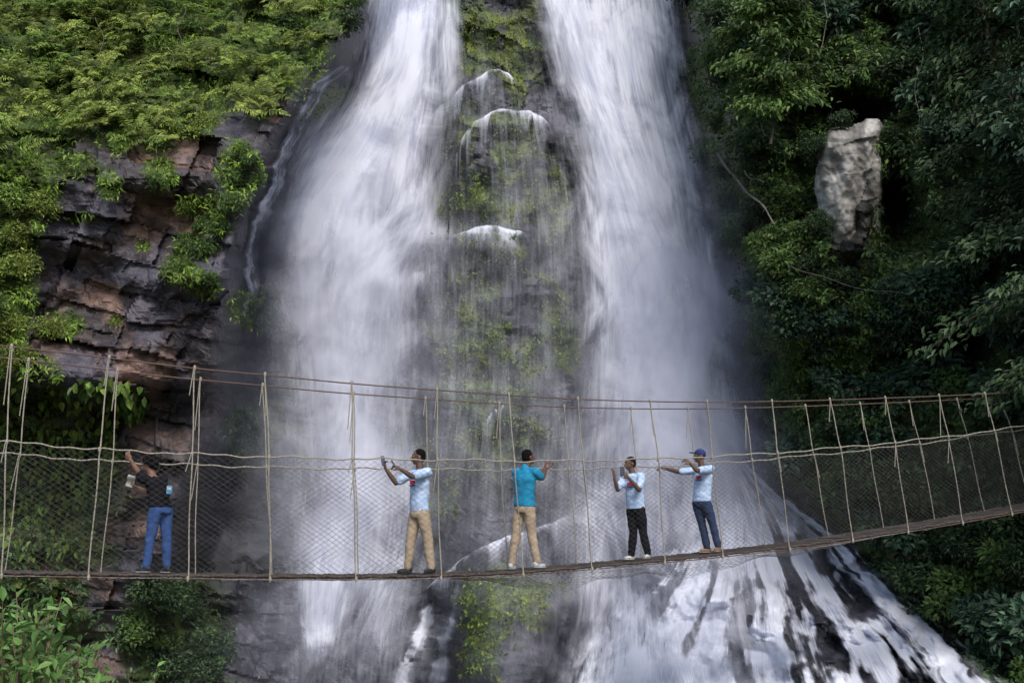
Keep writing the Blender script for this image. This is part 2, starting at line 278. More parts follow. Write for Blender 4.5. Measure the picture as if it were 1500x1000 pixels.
# ---------- leaves
def leafmesh(name,p,d,n,L,W,col,fold=.25):
    p,d,n=map(np.asarray,(p,d,n)); d=d/np.linalg.norm(d,axis=1,keepdims=True)
    s=np.cross(d,n); s/=np.linalg.norm(s,axis=1,keepdims=True)+1e-9; n=np.cross(s,d)
    L=np.asarray(L)[:,None]; W=np.asarray(W)[:,None]
    f=n*W*fold; droop=-n*L*.15
    v=np.stack([p, p+d*L*.35+s*W*.5+f, p+d*L*.7+s*W*.36+f+droop*.5, p+d*L+droop, p+d*L*.7-s*W*.36+f+droop*.5, p+d*L*.35-s*W*.5+f],1)
    N=len(p); b=np.arange(N)[:,None]*6
    fcs=np.concatenate([b+np.array([0,1,2,3]),b+np.array([0,3,4,5])],1).reshape(-1,4)
    return npmesh(name,v.reshape(-1,3),fcs,np.repeat(col,6,0))
def unit(N):
    v=rng.normal(size=(N,3)); return v/np.linalg.norm(v,axis=1,keepdims=True)
def pal(cols,N,jit=.25):
    cols=np.array(cols); w=rng.random((N,1))*(len(cols)-1); i=np.floor(w[:,0]).astype(int); i=np.minimum(i,len(cols)-2); f=w-i[:,None]
    c=cols[i]*(1-f)+cols[i+1]*f; return c*(1+jit*rng.normal(size=(N,1))).clip(.4,1.8)
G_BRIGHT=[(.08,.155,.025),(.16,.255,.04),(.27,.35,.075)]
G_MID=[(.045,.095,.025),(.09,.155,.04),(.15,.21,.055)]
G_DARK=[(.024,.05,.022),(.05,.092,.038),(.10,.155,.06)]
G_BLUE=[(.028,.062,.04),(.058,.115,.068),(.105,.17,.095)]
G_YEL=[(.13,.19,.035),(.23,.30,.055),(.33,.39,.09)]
def bushmesh(name,N,cols,leaf=.13,seedn=0,k=14,aspect=.45,flat=.8):
    ctr=unit(k)*rng.random((k,1))**.5*.62; ctr[:,2]*=flat; rad=.22+.25*rng.random(k); br=.6+.75*rng.random(k)
    j=rng.integers(0,k,N); u=unit(N); u[:,2]=np.where(rng.random(N)<.6,np.abs(u[:,2]),u[:,2])
    r=rad[j]*(.55+.5*rng.random(N)**.5)
    p=ctr[j]+u*r[:,None]*np.array([1,1,.75]); d=u+.7*unit(N)+np.array([0,0,-.35]); n=u*.6+np.array([0,0,.8])+.5*unit(N)
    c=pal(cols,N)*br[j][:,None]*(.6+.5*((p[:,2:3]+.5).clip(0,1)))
    l=leaf*(.6+.8*rng.random(N)); return leafmesh(name,p,d,n,l,l*aspect,c)
def tube(pts,rads,seg=6,cap=True):
    pts=np.asarray([tuple(q) for q in pts],float); n=len(pts); rads=np.broadcast_to(rads,(n,)); T=np.gradient(pts,axis=0); T/=np.linalg.norm(T,axis=1,keepdims=True)+1e-9
    ref=np.array([0,0,1.]) if abs(T[:,2]).mean()<.8 else np.array([0,1.,0])
    A=np.cross(T,ref); A/=np.linalg.norm(A,axis=1,keepdims=True)+1e-9; B=np.cross(T,A); a=np.linspace(0,2*np.pi,seg,endpoint=False)
    v=pts[:,None]+rads[:,None,None]*(A[:,None]*np.cos(a)[None,:,None]+B[:,None]*np.sin(a)[None,:,None])
    i=np.arange(n*seg).reshape(n,seg); f=np.stack([i[:-1],np.roll(i[:-1],-1,1),np.roll(i[1:],-1,1),i[1:]],-1).reshape(-1,4)
    return v.reshape(-1,3),f
def tubes(name,lst,seg=6,col=None):
    vs_,fs=[],[];o=0
    for p,r in lst:
        v,f=tube(p,r,seg); vs_.append(v); fs.append(f+o); o+=len(v)
    v=np.concatenate(vs_); return npmesh(name,v,np.concatenate(fs),None,True)
def stemmesh(name,n=6,r=.02):
    L=[]
    for i in range(n):
        e=unit(1)[0]; e[2]=abs(e[2]); L.append(([(0,0,-.7),tuple(e*.25+np.array([0,0,-.25])),tuple(e*.65)],[r*1.6,r,r*.4]))
    return tubes(name,L,5)
BARK=plain('bark',(.10,.08,.06),.85,(.04,.035,.03),6,.5)
PALEBARK=plain('pale_bark',(.22,.19,.16),.8,(.10,.09,.075),8,.4)
STEM=plain('green_stem',(.12,.15,.05),.7,(.08,.08,.03),6)
stemA=stemmesh('stem')
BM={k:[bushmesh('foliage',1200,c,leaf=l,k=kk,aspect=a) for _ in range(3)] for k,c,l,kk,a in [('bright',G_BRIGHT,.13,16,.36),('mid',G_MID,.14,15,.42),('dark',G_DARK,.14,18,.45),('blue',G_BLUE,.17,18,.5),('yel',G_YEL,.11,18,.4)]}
def fernmesh(cols):
    ps,ds,ns_,ls,ws,cs=[],[],[],[],[],[]; stems=[]
    for k in range(20):
        a=rng.random()*6.28; L=.45+.6*rng.random(); h=.35+.7*rng.random(); o=np.array([math.cos(a),math.sin(a),0])
        cb=pal(cols,1,.2)[0]*(.7+.6*rng.random()); org=np.array([rng.normal()*.3,rng.normal()*.3,0])
        path=[org+o*L*t+np.array([0,0,h*1.5*t-(.6+.6*L)*h*t*t]) for t in np.linspace(0,1,22)]
        stems.append((path[::3],.006))
        side=np.array([-o[1],o[0],0])
        for i in range(2,21):
            t=i/21; T=path[i+1 if i<21 else i]-path[i-1]
            for sgn in (-1,1):
                ps.append(path[i]); ds.append(side*sgn+T*4*.5+np.array([0,0,-.1])+.2*rng.normal(size=3)); ns_.append(np.array([0,0,1.])+.35*rng.normal(size=3)); l=.17*math.sin(math.pi*min(1,.15+t*.85))**.8*(1.1-t*.3)+.02
                ls.append(l); ws.append(.042); cs.append(cb*(.7+.6*rng.random()))
    return leafmesh('fronds',ps,ds,ns_,ls,ws,np.array(cs),.1),tubes('stem',stems,4)
FE=[fernmesh(G_BRIGHT) for _ in range(3)]+[fernmesh(G_YEL) for _ in range(3)]
def plant(name,fm,sm,loc,s,label,cat,group,rz=None,fname='foliage',sz=None,smat=BARK,tilt=.55):
    e=empty(name,loc,label,cat,group); a=rz if rz is not None else random.uniform(0,6.28)
    e.rotation_euler=(Matrix.Rotation(random.uniform(-.3,.3),3,'Y')@Matrix.Rotation(tilt+random.uniform(-.25,.25),3,'X')@Matrix.Rotation(a,3,'Z')).to_euler(); e.scale=(s,s,s*(sz or 1))
    link(fname,fm,LEAF,e,False); link('stem',sm,smat,e,False); return e
def scat(x0,x1,y0,y1,kinds,n,smin,smax,label,cat,group,name='shrub',fern=False,cond=None,off=.25,mind=26):
    got=[];tries=0
    while len(got)<n and tries<n*60:
        tries+=1; x=random.uniform(x0,x1); y=random.uniform(y0,y1)
        mm,_=vegmask(np.array([x]),np.array([y]))
        if mm[0]<.6 or (cond and not cond(x,y)): continue
        if any(math.hypot(x-a,y-b)<mind for a,b in got): continue
        got.append((x,y)); D=float(Dfull(np.array([x]),np.array([y]))[0]); s=random.uniform(smin,smax)
        loc=V(x,y,D-off-s*.15)
        if fern: fm,sm=random.choice(FE); plant(name,fm,sm,loc,s,label,cat,group,fname='fronds',smat=STEM,tilt=.75)
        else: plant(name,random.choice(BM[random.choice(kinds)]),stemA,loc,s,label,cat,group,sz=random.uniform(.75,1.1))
scat(-80,470,-90,215,None,100,.55,1.0,'bright yellow-green fern on the steep slope at upper left','fern','ferns on the upper left slope','fern',True,off=.5,mind=19)
scat(-80,520,-110,190,['bright','mid','bright','yel'],44,.45,.85,'bright green leafy bush on the steep slope at upper left','bush','bushes on the upper left slope',off=.05,mind=28)
scat(380,560,-120,60,['dark','mid'],10,.6,1.0,'dark green bush on the cliff top beside the left stream','bush','bushes beside the top of the left stream',mind=28)
scat(-60,100,240,540,['bright','mid','yel'],10,.45,.75,'green bush clinging to the brown rock at the left edge','bush','bushes along the left edge rock',mind=36)
scat(225,400,215,470,['mid','bright','mid'],15,.3,.55,'green bush growing on the brown rock ledge left of the waterfall','bush','bushes on the left rock ledges',mind=22)
scat(180,330,860,1040,['dark','dark','mid'],9,.5,.85,'dark green bush below the bridge at lower left','bush','bushes below the bridge at lower left',mind=30)
scat(340,450,400,700,['mid','dark'],8,.4,.7,'misty green bush in the spray left of the left stream','bush','bushes in the spray beside the left stream',mind=24)
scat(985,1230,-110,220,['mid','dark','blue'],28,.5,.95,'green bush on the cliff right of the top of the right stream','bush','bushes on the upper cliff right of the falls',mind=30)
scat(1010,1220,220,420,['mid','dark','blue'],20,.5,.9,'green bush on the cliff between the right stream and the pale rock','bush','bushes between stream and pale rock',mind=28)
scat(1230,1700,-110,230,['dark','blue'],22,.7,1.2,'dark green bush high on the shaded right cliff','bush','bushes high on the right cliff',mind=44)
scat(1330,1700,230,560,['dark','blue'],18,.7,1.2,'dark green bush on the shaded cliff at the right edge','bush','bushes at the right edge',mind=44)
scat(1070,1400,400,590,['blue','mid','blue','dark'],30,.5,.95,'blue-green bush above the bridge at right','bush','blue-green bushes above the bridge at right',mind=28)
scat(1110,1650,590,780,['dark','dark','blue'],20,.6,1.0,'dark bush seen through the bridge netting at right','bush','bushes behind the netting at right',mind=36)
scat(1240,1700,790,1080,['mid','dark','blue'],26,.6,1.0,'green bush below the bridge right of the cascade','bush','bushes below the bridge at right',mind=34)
def cover(name,N,x0,x1,y0,y1,which,cols,leaf,label,cond=None,h=.35,aspect=.45):
    x=rng.uniform(x0,x1,N); y=rng.uniform(y0,y1,N); m,ce=vegmask(x,y); w=m if which=='m' else ce
    cl_=fbm(x/16,y/13,61); keep=(rng.random(N)<w*(.35+.9*ss(.35,.6,cl_)))
    if cond is not None: keep&=cond(x,y)
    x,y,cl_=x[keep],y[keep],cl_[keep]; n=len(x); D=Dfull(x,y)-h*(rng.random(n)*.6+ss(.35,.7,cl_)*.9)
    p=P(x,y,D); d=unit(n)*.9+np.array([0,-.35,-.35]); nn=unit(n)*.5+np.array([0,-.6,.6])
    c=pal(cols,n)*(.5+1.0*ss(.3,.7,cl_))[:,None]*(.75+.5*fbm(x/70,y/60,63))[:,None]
    l=leaf*(.6+.8*rng.random(n))
    tag(link(name,leafmesh(name,p,d,nn,l,l*aspect,c),LEAF),label,'plants',kind='stuff')
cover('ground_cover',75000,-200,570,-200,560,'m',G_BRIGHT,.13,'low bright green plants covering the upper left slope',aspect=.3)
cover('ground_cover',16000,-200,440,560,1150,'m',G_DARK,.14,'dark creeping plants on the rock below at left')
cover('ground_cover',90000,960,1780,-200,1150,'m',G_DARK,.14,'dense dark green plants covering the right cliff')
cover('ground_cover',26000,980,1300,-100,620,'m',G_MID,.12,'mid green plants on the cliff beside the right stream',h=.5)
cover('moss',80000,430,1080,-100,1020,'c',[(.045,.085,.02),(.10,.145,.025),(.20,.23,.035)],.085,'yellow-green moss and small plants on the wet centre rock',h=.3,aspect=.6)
VINE=plain('vine_stem',(.12,.10,.05),.8)
for i,(x0,y0,x1,y1,s) in enumerate([(20,560,10,800,.24),(70,565,60,760,.24),(115,560,120,740,.26),(150,550,165,700,.24),(175,560,205,610,.26),(45,640,40,840,.2),(95,640,85,830,.2)]):
    pth=[];nl=30
    for k in range(13):
        t=k/12; x=x0+(x1-x0)*t+9*math.sin(k*1.3+i); y=y0+(y1-y0)*t; pth.append(V(x,y,float(Dfull(np.array([x]),np.array([y]))[0])-.35))
    e=empty('vine',pth[0],['leafy vine hanging at the far left edge above the netting','second leafy vine from the left edge','leafy vine hanging on dark rock, third from the left','leafy vine hanging left of the rock overhang','broad leaved vine sprig just above the woman','lower vine behind the netting near the left edge','lower vine behind the netting left of the woman'][i],'vine')
    link('stem',tubes('stem',[(pth,.012)],5),VINE,e)
    n=120; q=np.array([tuple(v) for v in pth]); t=rng.random(n)*12; a=np.minimum(t.astype(int),11); f=(t-a)[:,None]
    p=q[a]*(1-f)+q[a+1]*f+rng.normal(size=(n,3))*np.array([.16,.08,.1]); d=unit(n)*.5+np.array([0,-.3,-1.]); nn=unit(n)*.4+np.array([0,-1,.5])
    link('leaves',leafmesh('leaves',p,d,nn,s*(.6+.6*rng.random(n)),s*.55*(.7+.5*rng.random(n)),pal([(.05,.10,.02),(.12,.2,.04),(.2,.28,.05)],n)),LEAF,e)
for i,(x,y0,y1) in enumerate([(1030,20,120),(1075,-20,90),(1110,60,200),(1168,10,110),(1215,120,200),(1350,40,200),(140,-20,80),(268,10,90)]):
    q=[V(x+5*math.sin(k*.9+i)+k*(-1)**i*.8,y0+(y1-y0)*k/12,float(Dbase(x,y0+(y1-y0)*k/12))-1.0) for k in range(13)]
    tag(link('liana',tubes('liana',[(q,.006)],5),PALEBARK),'thin bare liana hanging over leaves high on the cliff','liana','thin lianas hanging on the cliffs')
def tree(base,top,n,L,label,cols,r0=.16,lean=-1,leaf=.16):
    e=empty('tree',base,label,'tree'); base=Vector(base); top=Vector(top); tr=[base.lerp(top,t)+Vector((.25*math.sin(t*5),.1*math.cos(t*4),0)) for t in np.linspace(0,1,10)]
    link('trunk',tubes('trunk',[(tr,np.linspace(r0,r0*.35,10))],8),BARK,e)
    br=[];ps=[];ds=[];ns_=[];cs=[]
    for k in range(n):
        t=.1+.9*(k+.5)/n; o=base.lerp(top,t)+Vector((.25*math.sin(t*5),.1*math.cos(t*4),0)); a=random.uniform(0,6.28); le=L*random.uniform(.6,1.15)*(1.1-.4*t)
        dv=Vector((math.cos(a)+lean*.5,math.sin(a)*.6-.35,random.uniform(.1,.6))).normalized()
        pt=[o+dv*le*u+Vector((0,0,-.5*le*u*u)) for u in np.linspace(0,1,7)]; br.append((pt,np.linspace(.03,.006,7)))
        cb=.6+.8*random.random()
        for u in np.linspace(.12,1,12):
            c=o+dv*le*u+Vector((0,0,-.5*le*u*u)); m_=24; q=np.array(c)+rng.normal(size=(m_,3))*np.array([.22,.22,.10])*(.6+le*.15)
            ps.append(q); ds.append(unit(m_)*.5+np.array(dv)*.6+np.array([0,0,-.55])); ns_.append(unit(m_)*.35+np.array([0,-.4,.8])); cs.append(pal(cols,m_)*cb)
    link('limbs',tubes('limbs',br,5),BARK,e)
    ps,ds,ns_,cs=map(np.concatenate,(ps,ds,ns_,cs)); l=leaf*(.6+.7*rng.random(len(ps)))
    link('crown',leafmesh('crown',ps,ds,ns_,l,l*.42,cs),LEAF,e)
tree(V(1600,640,19.8),V(1430,-60,21.3),46,2.3,'dark leafy tree with drooping branches along the right edge',G_DARK,.09)
tree(V(1640,420,18.8),V(1510,-150,19.3),24,2.0,'dark tree overhanging the top right corner',G_BLUE,.09)
tree(V(1130,210,24.9),V(1110,-80,26),30,1.3,'slender green tree beside the top of the right stream',G_MID,.04,0)
# pale outcrop
x=np.linspace(1186,1312,84); y=np.linspace(174,410,156); X,Y=np.meshgrid(x,y); cxs=1247+.04*(Y-290); un=(X-cxs)/(50-14*ss(290,400,Y)); vn_=(Y-290)/107
oe=.4*(fbm(X/26,Y/34,75)-.5)
edge=np.clip(1-(np.abs(un+oe)**5+np.abs(vn_+oe*.5+.2*un)**8),0,1)
crk=hsh(np.floor((Y+14*un+20*fbm(X/30,Y/30,78))/44),np.floor((X+.3*Y)/50),5)
Dm=27.3-2.0*edge**.3-(fbm(X/40,Y/70,71)-.5)*.7-(fbm(X/9,Y/14,76)-.5)*.16+.5*vn_+.14*crk
cc=mix(c3(.26,.245,.225)+0*X[...,None],c3(.50,.48,.445),ss(.32,.62,fbm(X/14,Y/34,73)))*(.65+.35*ss(.38,.5,fbm(X/34,Y/6,74)))[...,None]
i=np.arange(X.size).reshape(X.shape); f=np.stack([i[:-1,:-1],i[1:,:-1],i[1:,1:],i[:-1,1:]],-1).reshape(-1,4)
f=f[(edge.ravel()[f].min(1)>0)]
tag(link('rock_outcrop',npmesh('rock_outcrop',P(X,Y,Dm).reshape(-1,3),f,cc.reshape(-1,3),True),SLAB),'pale grey upright rock face among dark leaves on the right cliff','rock')
for x,y,s,lb in [(1195,215,.45,'small dark bush overlapping the upper left side of the pale rock'),(1198,330,.5,'small dark bush overlapping the lower left side of the pale rock'),(1303,205,.5,'small dark bush overlapping the upper right side of the pale rock'),(1298,375,.5,'small dark bush overlapping the lower right side of the pale rock'),(1240,410,.55,'small dark bush at the foot of the pale rock'),(1235,174,.42,'small dark bush on top of the pale rock')]:
    plant('shrub',random.choice(BM['dark']),stemA,V(x,y,25.5),s,lb,'bush',None)
for name,pl,r,lab in [('root',[(1052,225),(1068,250),(1085,272),(1105,290),(1122,308),(1135,328)],.045,'pale bare root crossing the leaves right of the right stream'),
    ('branch',[(1205,-10),(1212,25),(1206,60),(1196,95),(1190,125)],.012,'thin curved bare twig hanging at the top right'),
    ('branch',[(1150,385),(1185,400),(1230,415),(1280,425),(1330,432)],.012,'thin pale bare branch below the pale rock'),
    ('branch',[(1090,250),(1100,262),(1120,268)],.02,'short pale stub branch beside the root')]:
    q=[]
    for a in np.linspace(0,len(pl)-1,24):
        k=min(int(a),len(pl)-2); w=a-k; X_=pl[k][0]*(1-w)+pl[k+1][0]*w; Y_=pl[k][1]*(1-w)+pl[k+1][1]*w; q.append(V(X_,Y_+2*math.sin(a*3),float(Dbase(X_,Y_))-1.4))
    tag(link(name,tubes(name,[(q,np.linspace(r,r*.4,24))],7),PALEBARK),lab,name)
# foreground plant
RSTEM=plain('reddish_stem',(.28,.16,.12),.6)
def fgplant(cx,cy,Yd,n,label,spread,leaf=.11,cols=((.08,.17,.04),(.14,.26,.07),(.2,.34,.1))):
    base=V(cx,cy+260,Yd); e=empty('leafy_plant',base,label,'plant'); st_=[];ps=[];ds=[];ns_=[]
    for k in range(n):
        tip=V(cx+random.uniform(-1,1)*spread[0],cy+random.uniform(-1,1)*spread[1],Yd+random.uniform(-.5,.5)); mid=base.lerp(tip,.6)+Vector((random.uniform(-.1,.1),0,.12))
        pth=[base*(1-t)**2+mid*2*t*(1-t)+tip*t*t for t in np.linspace(0,1,9)]; st_.append((pth,np.linspace(.006,.002,9)))
        for t in np.linspace(.35,1,15):
            c=base*(1-t)**2+mid*2*t*(1-t)+tip*t*t; ps.append(tuple(c)); dd=(tip-base).normalized()*.4+Vector(unit(1)[0])*.9; ds.append(tuple(dd)); ns_.append(tuple(Vector(unit(1)[0])*.35+Vector((0,-.45,.8))))
    link('stem',tubes('stem',st_,5),RSTEM,e)
    N=len(ps); l=leaf*(.5+.8*rng.random(N)); link('leaves',leafmesh('leaves',ps,ds,ns_,l,l*.42,pal(cols,N,.22)),LEAF,e)
fgplant(10,950,6.5,110,'bright green leafy plant in the bottom left corner',(95,85),.085)
fgplant(90,990,7,75,'green leafy plant beside the bottom left corner plant',(65,50),.08)
fgplant(190,1020,8,14,'sparse twiggy plant at the bottom edge left of the falls',(50,45),.06)
# ---------- bridge
def spl(xs,ys):
    xs=np.array(xs,float);ys=np.array(ys,float)
    def f(q):
        return sum(np.interp(np.asarray(q,float)+o,xs,ys) for o in (-50,-30,-10,10,30,50))/6
    return f
cabY=spl([-500,-200,0,160,285,390,515,640,750,850,950,1035,1130,1215,1296,1375,1442,1500,1750,2000],[440,482,506,524,540,549,562,571,579,585,588,589,588,586,583,580,577,574,560,543])
railY=spl([-500,-200,0,140,285,390,515,640,750,850,950,1035,1130,1200,1300,1400,1500,1750,2000],[600,630,646,658,665,669,672,673,675,675,672,669,664,658,649,638,624,588,550])
deckY=spl([-500,-200,0,300,450,600,750,900,1050,1200,1350,1500,1750,2000],[800,826,836,841,842,842,837,825,811,794,771,745,697,642])
YN=lambda q:15.3*163.4/(190-65*np.asarray(q,float)/1500)
PERP=np.array([-.402,.916,0]); WB=.95
def near(q,fy,dz=0,w=0.): 
    q=np.asarray(q,float); p=P(q,fy(q),YN(q)); return p+PERP*w+np.array([0,0,dz])
def qfar(X,w=WB):
    q=float(X)
    for _ in range(8): q+=float(X)-proj(near(q,deckY,0,w))[0]
    return q
ROPE=plain('pale_rope',(.42,.38,.31),.85,(.27,.24,.19),60,.6)
CABLE=plain('rusty_cable',(.16,.10,.08),.6,(.09,.06,.05),30,.2)
NET=plain('net_twine',(.10,.097,.092),.9,(.06,.058,.055),8,spec=.1)
NETL=plain('pale_net_twine',(.30,.29,.27),.85,(.20,.19,.18),8)
WOOD=plain('weathered_plank',(.09,.075,.065),.9,(.04,.035,.03),4,.5)
EDGE=plain('dark_edge_rope',(.10,.075,.06),.85,(.035,.03,.028),25,.6)
o0=near(300,deckY); br=empty('rope_bridge',Vector(o0),'long rope footbridge with net sides sagging across in front of the waterfall','bridge')
Q=np.linspace(-420,1900,260)
def ropetw(pts,r,tw=.35):
    n=len(pts); rr=r*(1+tw*.5*np.sin(np.arange(n)*2.1)); return tubes('rope',[(pts,rr)],7)
for w in (0,WB): link('top_cable',tubes('top_cable',[(near(Q,cabY,0,w),.0095)],7),CABLE,br)
Q2=np.linspace(-420,1900,900)
for w,z in ((0,0),(WB,-.07)):
    p=near(Q2,railY,z,w); p[:,2]+=.012*np.sin(Q2/21)+.008*np.sin(Q2/7.3); link('hand_rope',ropetw(p,.010),ROPE,br)
for w in (0,WB):
    p=near(Q2,deckY,-.02,w); p[:,2]+=.005*np.sin(Q2/5); link('deck_edge_rope',ropetw(p,.020,.4),EDGE,br)
    link('deck_edge_cable',tubes('deck_edge_cable',[(near(Q,deckY,-.055,w),.009)],6),CABLE,br)
bm=bmesh.new(); q=-400.
while q<1880:
    a=near(q,deckY,-.012,.02); b=near(q,deckY,-.012,WB-.02); t=near(q+1,deckY)-near(q,deckY); sc=.13/np.linalg.norm(t); dq=sc
    c=near(q+dq*.92,deckY,-.012,.02); d=near(q+dq*.92,deckY,-.012,WB-.02); jz=random.uniform(-.006,.004); ov=random.uniform(-.02,.03)
    top=[Vector(a)-Vector(PERP)*ov,Vector(c)-Vector(PERP)*ov,Vector(d),Vector(b)]
    vt=[bm.verts.new(v+Vector((0,0,jz))) for v in top]; vb=[bm.verts.new(v+Vector((0,0,jz-.022))) for v in top]
    bm.faces.new(vt); bm.faces.new(vb[::-1])
    for i in range(4): bm.faces.new((vt[i],vb[i],vb[(i+1)%4],vt[(i+1)%4]))
    q+=dq
bmesh.ops.recalc_face_normals(bm,faces=bm.faces); me=bpy.data.meshes.new('deck'); bm.to_mesh(me); bm.free(); link('deck',me,WOOD,br)
def strands(name,A,B,r):
    d=B-A; d/=np.linalg.norm(d,axis=1,keepdims=True)+1e-9; ref=np.array([.3,.9,.2]); a=np.cross(d,ref); a/=np.linalg.norm(a,axis=1,keepdims=True); b=np.cross(d,a); vv=[]
    for E in (A,B):
        for k in range(3):
            an=k*2.094; vv.append(E+r*(a*math.cos(an)+b*math.sin(an)))
    v=np.stack(vv,1); i=np.arange(len(A))[:,None]*6; f=np.concatenate([i+np.array(x) for x in ([0,1,4,3],[1,2,5,4],[2,0,3,5])],1).reshape(-1,4)
    return npmesh(name,v.reshape(-1,3),f)
qq=np.linspace(-420,1900,2000); pp=near(qq,deckY); s_=np.concatenate([[0],np.cumsum(np.linalg.norm(np.diff(pp,axis=0),axis=1))])
cw=.054; nc=int(s_[-1]/cw)-1
def net(name,top,bot,rows,r=.0018,seed=0,bulge=.05,mat=None):
    k=np.arange(rows+1)/rows; i=np.arange(nc+1)
    par=(np.arange(rows+1)[None,:]+i[:,None])%2
    S=(i[:,None]+par)*cw; qv=np.interp(S,s_,qq); kk=np.broadcast_to(k,S.shape)
    T=top(qv); Bt=bot(qv); sag=kk[...,None]
    p=T*(1-sag)+Bt*sag
    wob=(fbm(qv/60,kk*3,80+seed)-.5)
    p=p-PERP*(bulge*np.sin(np.pi*kk)+wob*.10*np.sin(np.pi*kk))[...,None]; p[...,2]+=(fbm(qv/35,kk*4,85+seed)-.5)*.07*np.sin(np.pi*kk)
    A=p[:,:-1].reshape(-1,3); B=p[:,1:].reshape(-1,3)
    link(name,strands(name,A,B,r),mat or NET,br)
net('side_netting',lambda q:near(q,railY,0,0),lambda q:near(q,deckY,-.03,0),42,r=.0018,seed=1,bulge=.06)
net('side_netting',lambda q:near(q,railY,-.07,WB),lambda q:near(q,deckY,-.03,WB),42,r=.0013,seed=2,bulge=-.03)
sg=lambda q:(.20+.06*np.sin(q/31)+.03*np.sin(q/13))*ss(650,790,q)*(1-ss(1000,1330,q))
net('under_netting',lambda q:near(q,deckY,-.05,0),lambda q:near(q,deckY,0,.12)-np.array([0,0,1])*(.06+sg(q))[...,None],8,r=.0028,seed=3,bulge=.05,mat=NETL)
net('under_netting',lambda q:near(q,deckY,0,.12)-np.array([0,0,1])*(.06+sg(q))[...,None],lambda q:near(q,deckY,-.06,WB),16,r=.0022,seed=4,bulge=0,mat=NETL)
HN=[(-255,-258,-262),(-120,-125,-130),(17,10,3),(160,146,130),(285,281,275),(388,394,395),(515,516,521),(640,640,645),(745,753,765),(846,853,866),(952,963,972),(1035,1042,1057),(1130,1138,1155),(1215,1230,1247),(1296,1310,1328),(1375,1388,1408),(1442,1455,1480),(1510,1525,1550),(1580,1595,1620),(1650,1665,1690)]
HF=[(-210,-220,-235),(-85,-95,-110),(42,30,8),(172,165,148),(293,289,285),(384,390,398),(517,519,525),(622,626,634),(730,733,742),(825,832,845),(923,930,940),(1006,1016,1030),(1090,1100,1120),(1178,1190,1212),(1258,1272,1292),(1330,1345,1368),(1400,1415,1440),(1462,1480,1505),(1535,1550,1575),(1610,1625,1650)]
def sub(name,me,par):
    k=bpy.data.objects.new(name,me); C.objects.link(k); k.data.materials.append(ROPE); k.parent=par
for far,HH in ((0,HN),(1,HF)):
    w=WB if far else 0; z=-.07 if far else 0
    for j,(a,b,c) in enumerate(HH):
        if far: a,b,c=qfar(a),qfar(b),qfar(c)
        A=near(a,cabY,.01,w)-PERP*.01; B=near(b,railY,z,w)-PERP*.02; D_=near(c,deckY,-.05,w)-PERP*.035
        L=[]
        for t in np.linspace(0,1,16): L.append(A*(1-t)+B*t+np.array([.006*math.sin(t*5+j),0,0]))
        for t in np.linspace(0,1,20)[1:]: L.append(B*(1-t)+D_*t+np.array([.008*math.sin(t*6+j*2),0,0]))
        L=np.array(L); rr=(.0095 if not far else .0085)*(1+.2*np.sin(np.arange(len(L))*2.3))
        h=link('hanger_rope',tubes('hanger_rope',[(L,rr)],6),ROPE,br)
        for K in (A,B,D_): sub('knot',tubes('knot',[([tuple(K+np.array([0,0,-.04])),tuple(K),tuple(K+np.array([0,0,.03]))],[.010,.023,.012])],6),h)
        random.seed(j+far*50)
        tl=random.uniform(.25,.75); o=random.choice((-1,1))*random.uniform(.02,.05)
        sub('rope_tail',tubes('rope_tail',[([tuple(A+np.array([o*t,-.03,-tl*t])) for t in np.linspace(0,1,6)],.007)],6),h)
        if random.random()<.6:
            tl=random.uniform(.2,.5); sub('rope_tail',tubes('rope_tail',[([tuple(B+np.array([o*1.5*t,-.03,-tl*t])) for t in np.linspace(0,1,6)],.007)],6),h)
# ---------- people
def ball(bm,c,r,R=None):
    r=(r,r,r) if not hasattr(r,'__len__') else r
    M=Matrix.Translation(Vector(c))@((R.to_4x4()) if R is not None else Matrix.Identity(4))@Matrix.Diagonal((r[0],r[1],r[2],1))
    bmesh.ops.create_uvsphere(bm,u_segments=14,v_segments=10,radius=1,matrix=M)
def limb(bm,pts,rads):
    pts=[Vector(p) for p in pts]
    for i,p in enumerate(pts): ball(bm,p,rads[i])
    for i in range(len(pts)-1):
        d=pts[i+1]-pts[i]; L=d.length
        if L<1e-5: continue
        M=Matrix.Translation((pts[i]+pts[i+1])/2)@d.to_track_quat('Z','Y').to_matrix().to_4x4()
        bmesh.ops.create_cone(bm,cap_ends=True,segments=14,radius1=rads[i],radius2=rads[i+1],depth=L,matrix=M)
def loft(bm,rings,r,f,seg=20):
    loops=[]
    for c,hw,hd in rings: loops.append([bm.verts.new(Vector(c)+r*hw*math.cos(a)+f*hd*math.sin(a)) for a in np.linspace(0,2*math.pi,seg,endpoint=False)])
    for A,B in zip(loops,loops[1:]):
        for i in range(seg): bm.faces.new((A[i],A[(i+1)%seg],B[(i+1)%seg],B[i]))
    bm.faces.new(loops[0][::-1]); bm.faces.new(loops[-1])
